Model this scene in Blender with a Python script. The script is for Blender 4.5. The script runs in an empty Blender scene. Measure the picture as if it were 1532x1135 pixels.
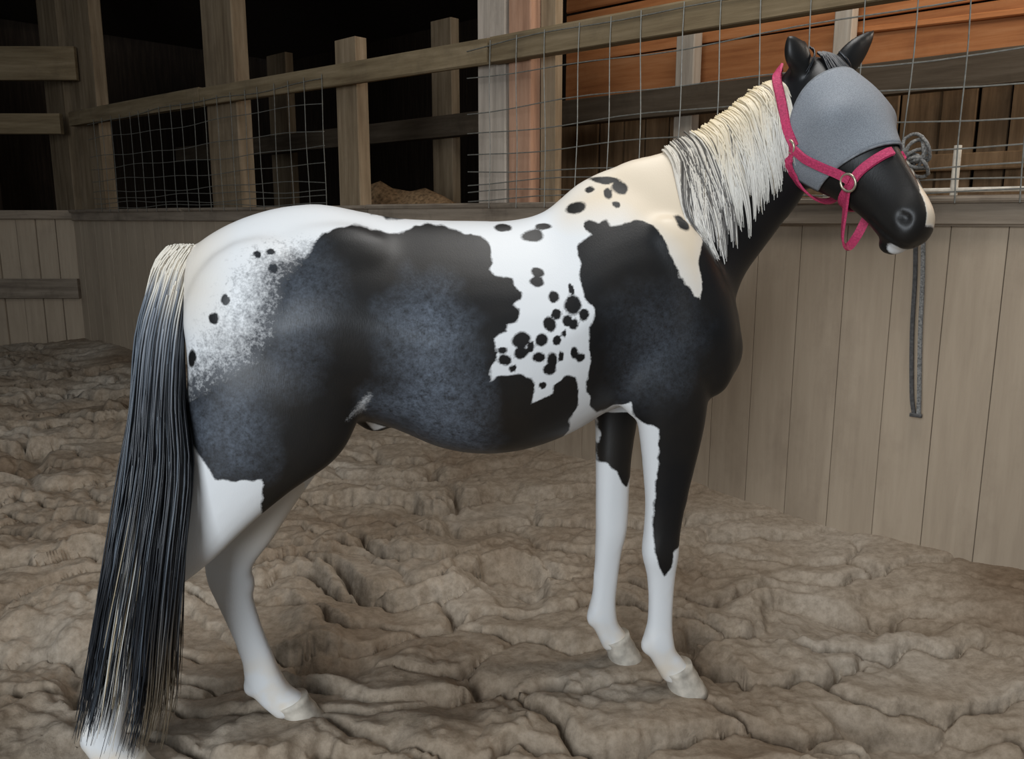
import bpy, bmesh, math, random
import numpy as np
from mathutils import Vector, Matrix, noise
from mathutils.bvhtree import BVHTree
random.seed(7); RNG = np.random.default_rng(7)
SC = bpy.context.scene
COL = SC.collection
PI = math.pi

# ------------------------------------------------------------------ camera, sky, lights, exposure
cd = bpy.data.cameras.new('camera'); cam = bpy.data.objects.new('camera', cd); COL.objects.link(cam)
cam.location = (0, 0, 1.30); cam.rotation_euler = (math.radians(90 - 10.957), 0, 0)
cd.sensor_width = 36; cd.lens = 29.37; cd.clip_start = 0.05; cd.clip_end = 200
SC.camera = cam
wd = bpy.data.worlds.new('overcast_sky'); SC.world = wd; wd.use_nodes = True
bgn = wd.node_tree.nodes['Background']
bgn.inputs[0].default_value = (0.80, 0.90, 1.0, 1); bgn.inputs[1].default_value = 0.17
SC.view_settings.view_transform = 'Standard'; SC.view_settings.look = 'None'
SC.view_settings.gamma = 1; SC.view_settings.use_curve_mapping = False
SC.view_settings.exposure = 0.10

def area(name, loc, target, sx, sy, power, color):
    l = bpy.data.lights.new(name, 'AREA'); l.shape = 'RECTANGLE'; l.size = sx; l.size_y = sy
    l.energy = power; l.color = color
    o = bpy.data.objects.new(name, l); COL.objects.link(o); o.location = loc
    o.rotation_euler = (Vector(target) - Vector(loc)).to_track_quat('-Z', 'Y').to_euler()
    return o
area('roof_light_daylight', (0.9, 2.3, 4.0), (0.4, 2.2, 0.0), 2.0, 1.5, 72, (1.0, 0.98, 0.95))
area('barn_door_daylight', (-1.7, -2.4, 2.1), (0.2, 2.4, 0.7), 1.8, 2.4, 215, (0.86, 0.93, 1.0))
area('stall_end_daylight', (3.9, 2.7, 3.0), (2.2, 4.4, 2.0), 1.0, 1.0, 60, (1.0, 0.90, 0.78))

# ------------------------------------------------------------------ materials
def mat(name, rough=0.8, spec=0.3):
    m = bpy.data.materials.new(name); m.use_nodes = True
    b = m.node_tree.nodes['Principled BSDF']
    b.inputs['Roughness'].default_value = rough
    b.inputs['Specular IOR Level'].default_value = spec
    return m, m.node_tree.nodes, m.node_tree.links, b

def ramp(N, stops):
    r = N.new('ShaderNodeValToRGB'); e = r.color_ramp.elements
    while len(e) < len(stops): e.new(0.5)
    for k, (p, c) in enumerate(stops):
        e[k].position = p; e[k].color = (*c, 1)
    return r

def coords(N, L, scale, kind='Object'):
    t = N.new('ShaderNodeTexCoord'); mp = N.new('ShaderNodeMapping'); mp.inputs['Scale'].default_value = scale
    L.new(t.outputs[kind], mp.inputs[0]); return mp

def wood(name, c0, c1, c2, along='Z', rough=0.85, stain=0.5, stainc=(0.02, 0.015, 0.01), vary=0.16):
    m, N, L, b = mat(name, rough, 0.2)
    s = {'Z': (14, 14, 1.1), 'X': (1.1, 14, 14)}[along]
    mp = coords(N, L, s)
    oi = N.new('ShaderNodeObjectInfo'); add = N.new('ShaderNodeVectorMath'); add.operation = 'ADD'
    mul = N.new('ShaderNodeMath'); mul.operation = 'MULTIPLY'; mul.inputs[1].default_value = 57.0
    L.new(oi.outputs['Random'], mul.inputs[0]); L.new(mp.outputs[0], add.inputs[0]); L.new(mul.outputs[0], add.inputs[1])
    n = N.new('ShaderNodeTexNoise'); n.inputs['Scale'].default_value = 1.6; n.inputs['Detail'].default_value = 6
    n.inputs['Roughness'].default_value = 0.62
    L.new(add.outputs[0], n.inputs['Vector'])
    r = ramp(N, [(0.25, c0), (0.5, c1), (0.78, c2)]); L.new(n.outputs['Fac'], r.inputs[0])
    # dirt
    mp2 = coords(N, L, (2.2, 2.2, 1.6)); n2 = N.new('ShaderNodeTexNoise'); n2.inputs['Scale'].default_value = 1.4
    n2.inputs['Detail'].default_value = 8; n2.inputs['Roughness'].default_value = 0.7
    add2 = N.new('ShaderNodeVectorMath'); add2.operation = 'ADD'
    L.new(mp2.outputs[0], add2.inputs[0]); L.new(mul.outputs[0], add2.inputs[1]); L.new(add2.outputs[0], n2.inputs['Vector'])
    r2 = ramp(N, [(0.52, (0, 0, 0)), (0.75, (stain, stain, stain))]); L.new(n2.outputs['Fac'], r2.inputs[0])
    mx = N.new('ShaderNodeMix'); mx.data_type = 'RGBA'
    L.new(r2.outputs[0], mx.inputs['Factor']); L.new(r.outputs[0], mx.inputs['A']); mx.inputs['B'].default_value = (*stainc, 1)
    # board-to-board tone
    hv = N.new('ShaderNodeHueSaturation'); mr = N.new('ShaderNodeMapRange')
    mr.inputs['To Min'].default_value = 1 - vary; mr.inputs['To Max'].default_value = 1 + vary
    L.new(oi.outputs['Random'], mr.inputs[0]); L.new(mr.outputs[0], hv.inputs['Value']); L.new(mx.outputs['Result'], hv.inputs['Color'])
    L.new(hv.outputs[0], b.inputs['Base Color'])
    bp = N.new('ShaderNodeBump'); bp.inputs['Strength'].default_value = 0.35; bp.inputs['Distance'].default_value = 0.01
    L.new(n.outputs['Fac'], bp.inputs['Height']); L.new(bp.outputs[0], b.inputs['Normal'])
    return m

def plain(name, c, rough=0.6, spec=0.3, metal=0.0, vary=0.25, scale=60, bump=0.0):
    m, N, L, b = mat(name, rough, spec); b.inputs['Metallic'].default_value = metal
    mp = coords(N, L, (1, 1, 1)); n = N.new('ShaderNodeTexNoise'); n.inputs['Scale'].default_value = scale; n.inputs['Detail'].default_value = 4
    L.new(mp.outputs[0], n.inputs['Vector'])
    r = ramp(N, [(0.3, tuple(x * (1 - vary) for x in c)), (0.7, tuple(min(1, x * (1 + vary)) for x in c))])
    L.new(n.outputs['Fac'], r.inputs[0]); L.new(r.outputs[0], b.inputs['Base Color'])
    if bump:
        bp = N.new('ShaderNodeBump'); bp.inputs['Strength'].default_value = bump; bp.inputs['Distance'].default_value = 0.004
        L.new(n.outputs['Fac'], bp.inputs['Height']); L.new(bp.outputs[0], b.inputs['Normal'])
    return m

M = {}
M['kick'] = wood('weathered_kick_boards', (0.30, 0.234, 0.168), (0.345, 0.272, 0.196), (0.39, 0.312, 0.228), 'Z', 0.8, 0.35, (0.17, 0.125, 0.09), 0.06)
M['cap'] = wood('weathered_cap_board', (0.13, 0.10, 0.075), (0.22, 0.175, 0.13), (0.31, 0.25, 0.19), 'X', 0.8, 0.6, (0.05, 0.035, 0.025))
M['rail'] = wood('brown_rail_timber', (0.10, 0.068, 0.036), (0.17, 0.125, 0.07), (0.25, 0.188, 0.115), 'X', 0.8, 0.5, (0.06, 0.045, 0.03))
M['post'] = wood('brown_post_timber', (0.11, 0.074, 0.043), (0.19, 0.138, 0.084), (0.28, 0.21, 0.138), 'Z', 0.8, 0.4, (0.06, 0.045, 0.03))
M['greypost'] = wood('grey_post_timber', (0.20, 0.165, 0.135), (0.31, 0.26, 0.21), (0.42, 0.35, 0.29), 'Z', 0.8, 0.4, (0.09, 0.07, 0.05))
M['redpost'] = wood('reddish_post_timber', (0.24, 0.125, 0.075), (0.36, 0.20, 0.125), (0.48, 0.29, 0.19), 'Z', 0.8, 0.3, (0.15, 0.09, 0.06))
M['pale'] = wood('pale_stud_timber', (0.33, 0.27, 0.21), (0.45, 0.38, 0.30), (0.55, 0.48, 0.39), 'Z', 0.8, 0.3, (0.2, 0.15, 0.1))
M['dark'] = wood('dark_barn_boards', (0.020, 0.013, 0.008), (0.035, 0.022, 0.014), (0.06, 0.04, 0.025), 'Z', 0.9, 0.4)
M['brown'] = wood('brown_barn_boards', (0.08, 0.045, 0.02), (0.15, 0.09, 0.045), (0.24, 0.15, 0.08), 'Z', 0.8, 0.5)
M['orange'] = wood('orange_barn_planks', (0.27, 0.09, 0.03), (0.42, 0.16, 0.055), (0.52, 0.23, 0.095), 'X', 0.7, 0.3, (0.12, 0.045, 0.02))
M['beam'] = wood('dark_beam_timber', (0.045, 0.032, 0.020), (0.075, 0.055, 0.036), (0.11, 0.085, 0.06), 'X', 0.85, 0.5)
M['wire'] = plain('dull_galvanised_wire', (0.15, 0.145, 0.125), 0.5, 0.5, 0.3)
M['pink'] = plain('pink_nylon_webbing', (0.42, 0.035, 0.10), 0.6, 0.3, 0, 0.25, 220, 0.5)
M['metal'] = plain('dull_brass_fitting', (0.46, 0.40, 0.30), 0.35, 0.5, 0.8)
M['rope'] = plain('grey_rope', (0.17, 0.165, 0.155), 0.9, 0.2, 0, 0.5, 150, 0.8)
M['palerope'] = plain('pale_cord', (0.55, 0.50, 0.42), 0.9, 0.2, 0, 0.3, 150, 0.5)
M['strap'] = plain('dark_grey_strap', (0.055, 0.052, 0.05), 0.55, 0.4, 0, 0.4, 90, 0.3)
M['hoof'] = plain('pale_horn', (0.42, 0.38, 0.32), 0.6, 0.3, 0, 0.3, 30, 0.3)
M['palemetal'] = plain('pale_painted_metal', (0.52, 0.47, 0.39), 0.6, 0.3, 0, 0.2, 40)
M['hay'] = plain('old_hay', (0.22, 0.14, 0.075), 0.95, 0.1, 0, 0.5, 40, 1.0)

# ------------------------------------------------------------------ mesh helpers
def obj(name, verts, faces, material, parent=None, smooth=False):
    me = bpy.data.meshes.new(name); me.from_pydata([tuple(v) for v in verts], [], faces); me.update()
    me.materials.append(material)
    if smooth: me.polygons.foreach_set('use_smooth', [True] * len(me.polygons))
    o = bpy.data.objects.new(name, me); COL.objects.link(o)
    if parent: o.parent = parent
    return o
def empty(name, loc=(0, 0, 0), rz=0.0):
    o = bpy.data.objects.new(name, None); COL.objects.link(o); o.location = loc; o.rotation_euler = (0, 0, rz); o.empty_display_size = 0.1
    return o
def tag(o, label, cat, group=None):
    o['label'] = label; o['category'] = cat
    if group: o['group'] = group
    return o
def struct(o, label=None):
    o['kind'] = 'structure'
    if label: o['label'] = label
    return o
def beam_mesh(lx, ly, lz, bev=0.006, jitter=0.0, seed=0):
    """bevelled, slightly irregular timber with origin at its middle"""
    bm = bmesh.new(); bmesh.ops.create_cube(bm, size=1.0)
    bmesh.ops.scale(bm, vec=(lx, ly, lz), verts=bm.verts)
    d = (lx, ly, lz); ax = d.index(max(d))
    es = [e for e in bm.edges if abs((e.verts[0].co - e.verts[1].co)[ax]) > 1e-6]
    bmesh.ops.bevel(bm, geom=es, offset=min(bev, 0.3 * min(d)), segments=1, affect='EDGES')
    if jitter:
        r = random.Random(seed)
        for v in bm.verts:
            for k in range(3):
                if k != ax: v.co[k] += r.uniform(-jitter, jitter)
    vs = [v.co.copy() for v in bm.verts]; bm.verts.index_update(); fs = [[v.index for v in f.verts] for f in bm.faces]
    bm.free(); return vs, fs
def timber(name, loc, size, material, parent=None, rot=(0, 0, 0), jit=0.003, bev=0.006):
    v, f = beam_mesh(*size, bev, jit, hash((round(loc[0], 3), round(loc[2], 3))) & 0xffff)
    o = obj(name, v, f, material, parent); o.location = loc; o.rotation_euler = rot; return o
def catmull(P, n):
    P = np.asarray(P, float); out = []
    Q = np.vstack([2 * P[0] - P[1], P, 2 * P[-1] - P[-2]])
    for i in range(1, len(Q) - 2):
        for k in range(n):
            t = k / n; a, b, c, d = Q[i - 1], Q[i], Q[i + 1], Q[i + 2]
            out.append(0.5 * ((2 * b) + (c - a) * t + (2 * a - 5 * b + 4 * c - d) * t * t + (3 * b - a - 3 * c + d) * t ** 3))
    out.append(P[-1]); return np.array(out)
def tube(pts, rad, seg=6, verts=None, faces=None, cap=True):
    """round tube along pts appended to verts/faces"""
    V = verts if verts is not None else []; F = faces if faces is not None else []
    P = [Vector(p) for p in pts]; n = len(P); base = len(V)
    t = (P[1] - P[0]).normalized(); u = t.orthogonal().normalized()
    for i in range(n):
        t = (P[min(i + 1, n - 1)] - P[max(i - 1, 0)]).normalized()
        u = (u - t * u.dot(t)).normalized(); w = t.cross(u)
        r = rad[i] if hasattr(rad, '__len__') else rad
        for k in range(seg):
            a = 2 * PI * k / seg; V.append(P[i] + (u * math.cos(a) + w * math.sin(a)) * r)
    for i in range(n - 1):
        for k in range(seg):
            a, b = base + i * seg + k, base + i * seg + (k + 1) % seg
            F.append([a, b, b + seg, a + seg])
    if cap:
        F.append([base + k for k in range(seg)][::-1]); F.append([base + (n - 1) * seg + k for k in range(seg)])
    return V, F
def ribbon(pts, nrm, width, thick, closed=False):
    """flat webbing strap along pts, nrm = outward normals"""
    P = [Vector(p) for p in pts]; n = len(P); V = []; F = []
    for i in range(n):
        a = P[(i - 1) % n] if (closed or i > 0) else P[i]; b = P[(i + 1) % n] if (closed or i < n - 1) else P[i]
        t = (b - a).normalized(); N = Vector(nrm[i]); N = (N - t * N.dot(t)).normalized(); s = t.cross(N)
        h = width / 2
        for (x, y) in ((-h, 0), (-h * .8, thick), (h * .8, thick), (h, 0)):
            V.append(P[i] + s * x + N * y)
    m = n if closed else n - 1
    for i in range(m):
        j = (i + 1) % n
        for k in range(4):
            l = (k + 1) % 4; F.append([i * 4 + k, i * 4 + l, j * 4 + l, j * 4 + k])
    if not closed: F.append([0, 1, 2, 3]); F.append([(n - 1) * 4 + k for k in (3, 2, 1, 0)])
    return V, F

# ------------------------------------------------------------------ ground of the arena
WP = Vector((1.83, 2.79, 0)); WD = Vector((-1.072, 1, 0)).normalized(); WN = Vector((WD.y, -WD.x, 0))   # wall line, WN points behind it
WALL_RZ = math.atan2(-WD.y, -WD.x)                  # local +x runs towards the camera end of the wall
def wpt(t, off, z): return WP + WD * t + WN * off + Vector((0, 0, z))

def vnoise(x, y, seed):
    xi = np.floor(x).astype(np.int64); yi = np.floor(y).astype(np.int64); fx = x - xi; fy = y - yi
    def h(a, b):
        v = (a * 374761393 + b * 668265263 + seed * 974711) & 0xffffffff
        v = ((v ^ (v >> 13)) * 1274126177) & 0xffffffff
        return ((v ^ (v >> 16)) & 0xffff) / 65535.0
    u = fx * fx * fx * (fx * (fx * 6 - 15) + 10); v = fy * fy * fy * (fy * (fy * 6 - 15) + 10)
    return (h(xi, yi) * (1 - u) + h(xi + 1, yi) * u) * (1 - v) + (h(xi, yi + 1) * (1 - u) + h(xi + 1, yi + 1) * u) * v
def fbm(x, y, seed, o=4):
    s = 0; a = 0.5
    for k in range(o): s = s + a * vnoise(x * 2 ** k, y * 2 ** k, seed + k); a *= 0.5
    return s
def voro(x, y, seed):
    xi = np.floor(x).astype(np.int64); yi = np.floor(y).astype(np.int64)
    f1 = np.full(x.shape, 9.0); f2 = np.full(x.shape, 9.0); cid = np.zeros(x.shape); oy = np.zeros(x.shape)
    for dx in (-1, 0, 1):
        for dy in (-1, 0, 1):
            cx, cy = xi + dx, yi + dy
            v = (cx * 374761393 + cy * 668265263 + seed * 974711) & 0xffffffff
            v = ((v ^ (v >> 13)) * 1274126177) & 0xffffffff; v = v ^ (v >> 16)
            px = cx + (v & 0xff) / 255.0; py = cy + ((v >> 8) & 0xff) / 255.0
            d = np.hypot(px - x, py - y); nid = ((v >> 16) & 0xff) / 255.0
            closer = d < f1
            f2 = np.where(closer, f1, np.minimum(f2, d)); cid = np.where(closer, nid, cid); oy = np.where(closer, y - py, oy); f1 = np.where(closer, d, f1)
    return f1, f2, cid, oy
HOOVES = [(0.47, 2.12), (0.34, 2.32), (-0.63, 1.97), (-0.98, 1.76)]
def ground_z(x, y):
    wx = x + 0.20 * (fbm(x * 2.2, y * 2.2, 11) - .47) * 2 + 0.045 * (fbm(x * 7, y * 7, 15) - .47) * 2 + 0.25 * y
    wy = y + 0.20 * (fbm(x * 2.6, y * 2.6, 23) - .47) * 2 + 0.045 * (fbm(x * 7, y * 7, 27) - .47) * 2
    f1, f2, c, oy = voro(wx * 1.9, wy * 4.6, 5)
    near = np.clip(-oy * 2.6 + .1, 0, 1)
    lob = (1 - 0.45 * np.clip(f1, 0, 1) ** 2) * (1 - (1 - np.clip((f2 - f1) * 4.5, 0, 1) ** 0.6) * (.22 + .78 * near)) * np.clip(.66 - .75 * oy, .15, 1.2)
    g1, g2, c2, oy2 = voro(wx * 6.5 + 3, wy * 9 + 9, 31)
    sm = (1 - np.clip(g1, 0, 1) ** 2) * np.clip((g2 - g1) * 4, 0, 1) ** 0.6 * np.clip(.7 - .6 * oy2, .1, 1.2)
    h1, h2, c3, oy3 = voro(x * 24 + 3, y * 24 + 9, 57)
    crumb = (1 - np.clip(h1, 0, 1) ** 2) * c3
    rough = np.clip((fbm(x * 1.7 + 5, y * 1.7, 61) - .28) * 4.5, 0.40, 1)
    smallz = np.clip((fbm(x * 2.3 + 9, y * 2.3, 83) - .36) * 6, 0, 1)
    crack = np.exp(-((f2 - f1) / .075) ** 2) * (.25 + .75 * near) * np.clip((fbm(x * 3.1 + 2, y * 3.1, 44) - .34) * 5, 0, 1)
    pit = np.clip((vnoise(wx * 2.6 + 7, wy * 3.4, 91) - .70) * 4.5, 0, 1)
    z = rough * (0.080 * lob + 0.030 * (c - .5) + 0.026 * smallz * sm) + 0.06 * (fbm(x * 1.4, y * 1.9, 3) - .47) - 0.085 * pit - 0.095 * crack
    z = z + (0.008 + .012 * smallz) * (fbm(x * 17, y * 17, 77, 4) - .47) + 0.016 * crumb * smallz - 0.055
    d = -((x - WP.x) * WN.x + (y - WP.y) * WN.y)          # distance in front of the wall
    bank = np.clip(1 - d / 0.8, 0, 1)
    z = z * (1 - 0.8 * bank) + 0.09 * bank ** 1.5 * (0.2 + 1.3 * fbm(x * 1.5, y * 1.5, 50))
    for (hx, hy) in HOOVES:
        r = np.hypot(x - hx, y - hy); k = np.exp(-(r / 0.10) ** 2); z = z * (1 - k) - 0.006 * k
    return np.maximum(z, -.14)
def make_floor():
    ys = [0.6]
    while ys[-1] < 10.2: ys.append(ys[-1] + 0.0034 * ys[-1] + 0.0013)
    ys = np.array(ys); ny = len(ys); nx = 960
    u = np.linspace(-1, 1, nx); u = u * (0.62 + 0.38 * u * u)
    X = u[None, :] * (1.7 + 1.25 * ys)[:, None]; Y = np.repeat(ys[:, None], nx, 1)
    Z = ground_z(X.ravel(), Y.ravel()).reshape(X.shape)
    co = np.stack([X, Y, Z], -1).reshape(-1, 3)
    idx = np.arange(ny * nx).reshape(ny, nx)
    q = np.stack([idx[:-1, :-1], idx[:-1, 1:], idx[1:, 1:], idx[1:, :-1]], -1).reshape(-1, 4)
    me = bpy.data.meshes.new('floor'); me.vertices.add(len(co)); me.vertices.foreach_set('co', co.ravel())
    me.loops.add(q.size); me.loops.foreach_set('vertex_index', q.ravel().astype(np.int32))
    me.polygons.add(len(q)); me.polygons.foreach_set('loop_start', np.arange(0, q.size, 4, dtype=np.int32))
    me.polygons.foreach_set('use_smooth', np.ones(len(q), bool)); me.update(); me.validate()
    m, N, L, b = mat('damp_arena_dirt', 0.95, 0.1)
    mp = coords(N, L, (1, 1, 1))
    n1 = N.new('ShaderNodeTexNoise'); n1.inputs['Scale'].default_value = 1.3; n1.inputs['Detail'].default_value = 5; L.new(mp.outputs[0], n1.inputs['Vector'])
    r1 = ramp(N, [(0.3, (0.19, 0.135, 0.09)), (0.5, (0.30, 0.24, 0.178)), (0.72, (0.40, 0.345, 0.28))]); L.new(n1.outputs['Fac'], r1.inputs[0])
    n2 = N.new('ShaderNodeTexNoise'); n2.inputs['Scale'].default_value = 34; n2.inputs['Detail'].default_value = 8; n2.inputs['Roughness'].default_value = 0.7; L.new(mp.outputs[0], n2.inputs['Vector'])
    r2 = ramp(N, [(0.32, (0.55, 0.52, 0.48)), (0.6, (1, 1, 1)), (0.8, (1.25, 1.25, 1.25))]); L.new(n2.outputs['Fac'], r2.inputs[0])
    mx = N.new('ShaderNodeMix'); mx.data_type = 'RGBA'; mx.blend_type = 'MULTIPLY'; mx.inputs['Factor'].default_value = 0.8
    L.new(r1.outputs[0], mx.inputs['A']); L.new(r2.outputs[0], mx.inputs['B']); L.new(mx.outputs['Result'], b.inputs['Base Color'])
    bp = N.new('ShaderNodeBump'); bp.inputs['Strength'].default_value = 0.5; bp.inputs['Distance'].default_value = 0.012
    L.new(n2.outputs['Fac'], bp.inputs['Height']); L.new(bp.outputs[0], b.inputs['Normal'])
    me.materials.append(m)
    o = bpy.data.objects.new('floor', me); COL.objects.link(o); struct(o); return o
make_floor()
# plain ground that goes on behind the camera and under the stalls
gv = [(-14, -6, -.16), (9, -6, -.16), (9, 15, -.16), (-14, 15, -.16)]
struct(obj('floor_outer', gv, [[0, 1, 2, 3]], plain('packed_dirt', (0.22, 0.17, 0.12), 0.95, 0.1, 0, 0.3, 8)))

# ------------------------------------------------------------------ low board wall (right-hand long side, then the far end)
TC = 8.60
wall_r = struct(empty('wall_right', wpt(0, 0, 0), WALL_RZ))   # children in wall coordinates: x = -t, y = off (behind is +)
def W(name, t, off, z, size, material, parent=wall_r, rot=(0, 0, 0), **k):
    return timber(name, (-t, off, z), size, material, parent, rot, **k)
# check direction: local +y must point behind the wall
assert (Matrix.Rotation(WALL_RZ, 3, 'Z') @ Vector((0, 1, 0))).dot(WN) > 0.9
t = -1.115; k = 0; rr = random.Random(4)
while t < TC:
    wdt = 0.184
    W('plank', t + wdt / 2, rr.uniform(0.015, 0.0165), 0.60, (wdt - rr.uniform(0.001, 0.0025), 0.030, 1.38), M['kick'], bev=0.0015, jit=0.0004)
    t += wdt; k += 1
for a in range(4):
    W('cap_board', -1.2 + 2.45 * (a + 0.5), 0.0, 1.315 + 0.0, (2.44, 0.055, 0.085), M['cap'], jit=0.004)
    W('sill_board', -1.2 + 2.45 * (a + 0.5), 0.07, 1.364, (2.44, 0.24, 0.026), M['cap'], jit=0.003)
CORNER = wpt(TC, 0, 0)
wall_l = struct(empty('wall_left', CORNER, 0.0))              # runs along -x from the corner
rr = random.Random(9)
for k in range(31):
    timber('plank', (-0.10 - 0.2 * k, rr.uniform(0.015, 0.03), 0.60), (0.193, 0.03, 1.38), M['kick'], wall_l, bev=0.004)
timber('cap_board', (-3.1, -0.01, 1.33), (6.2, 0.06, 0.09), M['cap'], wall_l)
timber('mid_rail', (-3.1, -0.03, 0.585), (6.2, 0.05, 0.20), M['cap'], wall_l)

# ------------------------------------------------------------------ posts and rails standing on the wall line
def post(label, t, pieces, group='timber posts along the arena wall'):
    e = tag(empty('barn_post', wpt(t, 0, 0), WALL_RZ), label, 'post', group)
    for (nm, dx, off, z0, z1, wx, wy, m, lean) in pieces:
        timber(nm, (-dx, off, (z0 + z1) / 2), (wx, wy, z1 - z0), M[m], e, (0, lean, 0), jit=0.004)
    return e
Z0, ZT = 1.379, 4.18
post('thick corner post of two boards at the far left', 8.52, [('front_board', 0.42, 0.10, 1.379, ZT, 0.52, 0.10, 'post', 0.0), ('side_board', -0.22, 0.16, Z0, ZT, 0.55, 0.12, 'post', 0.0)])
post('wide brown post left of the horse rump', 5.55, [('front_board', 0.0, 0.10, Z0, ZT, 0.46, 0.12, 'post', 0.0), ('side_board', 0.24, 0.19, 1.379, ZT, 0.10, 0.08, 'rail', 0.0)])
post('grey and reddish double post above the horse back', 2.53, [
    ('grey_board', 0.155, 0.10, Z0, ZT, 0.205, 0.13, 'greypost', 0.0), ('red_board', -0.045, 0.075, 1.379, ZT, 0.155, 0.08, 'redpost', 0.0),
    ('back_board', -0.175, 0.14, 1.379, 2.42, 0.10, 0.06, 'post', 0.0)])
post('narrow upright stud with cut top above the horse rump', 3.98, [('stud', 0.0, 0.09, 1.379, 2.40, 0.22, 0.09, 'post', 0.0)])
rail = tag(empty('long_rail', wpt(0, 0, 0), WALL_RZ), 'long brown timber rail crossing in front of the posts', 'rail')
for (t0, t1, z0, z1, dz) in ((-1.3, 2.62, 2.112, 2.145, 0.125), (2.64, 5.72, 2.150, 2.205, 0.130), (5.74, 8.36, 2.205, 2.240, 0.135)):
    ln = t1 - t0; W('rail_board', (t0 + t1) / 2, -0.012, (z0 + z1) / 2, (ln, 0.06, dz), M['rail'], rail, (0, math.atan2(z1 - z0, ln), 0), jit=0.005)
lr = tag(empty('end_rail', CORNER, 0), 'upper timber rail running left from the corner post', 'rail', None)
timber('rail_board', (-3.05, -0.15, 2.76), (6.6, 0.06, 0.31), M['rail'], lr)
lr = tag(empty('end_rail', CORNER, 0), 'lower timber rail running left from the corner post, under the upper one', 'rail', None)
timber('rail_board', (-3.15, -0.15, 2.20), (6.4, 0.06, 0.19), M['rail'], lr)

# ------------------------------------------------------------------ second frame behind the wall, barn shell
B = 1.6
aisle = tag(empty('aisle_beam', wpt(0, B, 0), WALL_RZ), 'long dark beam of the inner stall frame behind the wire', 'beam')
W('beam_timber', 4.0, 0, 2.04, (11.0, 0.09, 0.175), M['beam'], aisle)
def stud(label, t, z0, z1, w, m):
    e = timber('stall_stud', wpt(t, B + 0.10, (z0 + z1) / 2), (w, 0.09, z1 - z0), M[m], None, (0, 0, WALL_RZ)); tag(e, label, 'stud', 'studs of the inner stall frame')
stud('pale upright stud right behind the horse ears', 1.49, 0.0, 2.62, 0.105, 'pale')
stud('pale upright stud with cut top above the horse neck', 2.515, 0.0, 2.48, 0.14, 'pale')
stud('brown upright stud in the dark stall left of the double post', 4.85, 0.0, 2.90, 0.25, 'post')
stud('dim upright stud behind the wire right of the wide brown post', 7.35, 0.0, 2.94, 0.36, 'post')
BW = 1.86
wb = struct(empty('wall_back', wpt(0, BW, 0), WALL_RZ))
rr = random.Random(3)
t = -2.2
while t < 3.6:                        # brown vertical boards under the beam
    w_ = rr.choice((0.16, 0.19, 0.22)); W('plank', t + w_ / 2, rr.uniform(0.02, 0.05), 1.0, (w_ - 0.012, 0.03, 2.1), M['brown'], wb); t += w_
z = 2.07
for k in range(5):                    # orange horizontal planks over the beam
    dz = 0.36; W('plank', 0.75 + 0.0, 0.045, z + dz / 2, (5.9, 0.035, dz - 0.012), M['orange'], wb, (0, rr.uniform(-0.004, 0.004), 0), bev=0.008); z += dz
pl = W('split_board', 0.72, 0.005, 2.345, (1.6, 0.03, 0.035), M['orange'], wb, (0, 0.03, 0))
W('ledger_rail', 0.7, -0.03, 1.60, (4.2, 0.05, 0.09), M['brown'], wb)
W('ledger_rail', 0.7, -0.03, 1.42, (4.2, 0.05, 0.07), M['brown'], wb)
# far dark barn wall, end walls, ceiling
def slab(name, pts, m): return struct(obj(name, pts, [list(range(len(pts)))], M[m]))
def wq(t0, t1, o, z0, z1): return [wpt(t0, o, z0), wpt(t1, o, z0), wpt(t1, o, z1), wpt(t0, o, z1)]
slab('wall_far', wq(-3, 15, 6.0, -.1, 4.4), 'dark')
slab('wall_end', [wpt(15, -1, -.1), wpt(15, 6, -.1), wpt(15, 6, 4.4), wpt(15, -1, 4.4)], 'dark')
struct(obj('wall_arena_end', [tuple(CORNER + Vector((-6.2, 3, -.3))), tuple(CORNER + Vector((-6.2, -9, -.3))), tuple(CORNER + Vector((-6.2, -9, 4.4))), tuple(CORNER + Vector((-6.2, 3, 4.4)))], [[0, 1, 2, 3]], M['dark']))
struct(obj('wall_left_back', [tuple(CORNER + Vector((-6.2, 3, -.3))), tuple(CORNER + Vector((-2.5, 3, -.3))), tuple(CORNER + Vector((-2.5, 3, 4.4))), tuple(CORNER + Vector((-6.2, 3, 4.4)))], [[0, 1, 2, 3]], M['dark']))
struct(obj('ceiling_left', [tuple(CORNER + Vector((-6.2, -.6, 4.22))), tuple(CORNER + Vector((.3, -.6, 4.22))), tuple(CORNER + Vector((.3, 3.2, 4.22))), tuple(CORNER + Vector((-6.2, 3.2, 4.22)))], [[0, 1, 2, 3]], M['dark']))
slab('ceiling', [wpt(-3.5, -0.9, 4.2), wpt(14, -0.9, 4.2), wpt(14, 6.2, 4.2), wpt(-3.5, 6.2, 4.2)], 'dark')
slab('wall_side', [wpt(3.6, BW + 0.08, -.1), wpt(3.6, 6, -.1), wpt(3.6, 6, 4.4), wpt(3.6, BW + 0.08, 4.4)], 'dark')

# hay heap behind the wall
def heap():
    V, F = [], []; n, m = 28, 10
    for i in range(m + 1):
        r = i / m
        for k in range(n):
            a = 2 * PI * k / n; x = 1.9 * r * math.cos(a); y = 0.55 * r * math.sin(a)
            V.append((x, y, 1.52 * (1 - r ** 2.2) * (1 + 0.10 * noise.noise((x * 3, y * 3, 2))) + 0.02 * noise.noise((x * 14, y * 14, 1))))
    for i in range(m):
        for k in range(n):
            F.append([i * n + k, i * n + (k + 1) % n, (i + 1) * n + (k + 1) % n, (i + 1) * n + k])
    o = obj('hay_heap', V, F, M['hay'], None, True); o.location = wpt(4.55, 0.86, 0); o.rotation_euler = (0, 0, WALL_RZ)
    tag(o, 'brown heap of old hay behind the board wall', 'hay')
heap()

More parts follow.
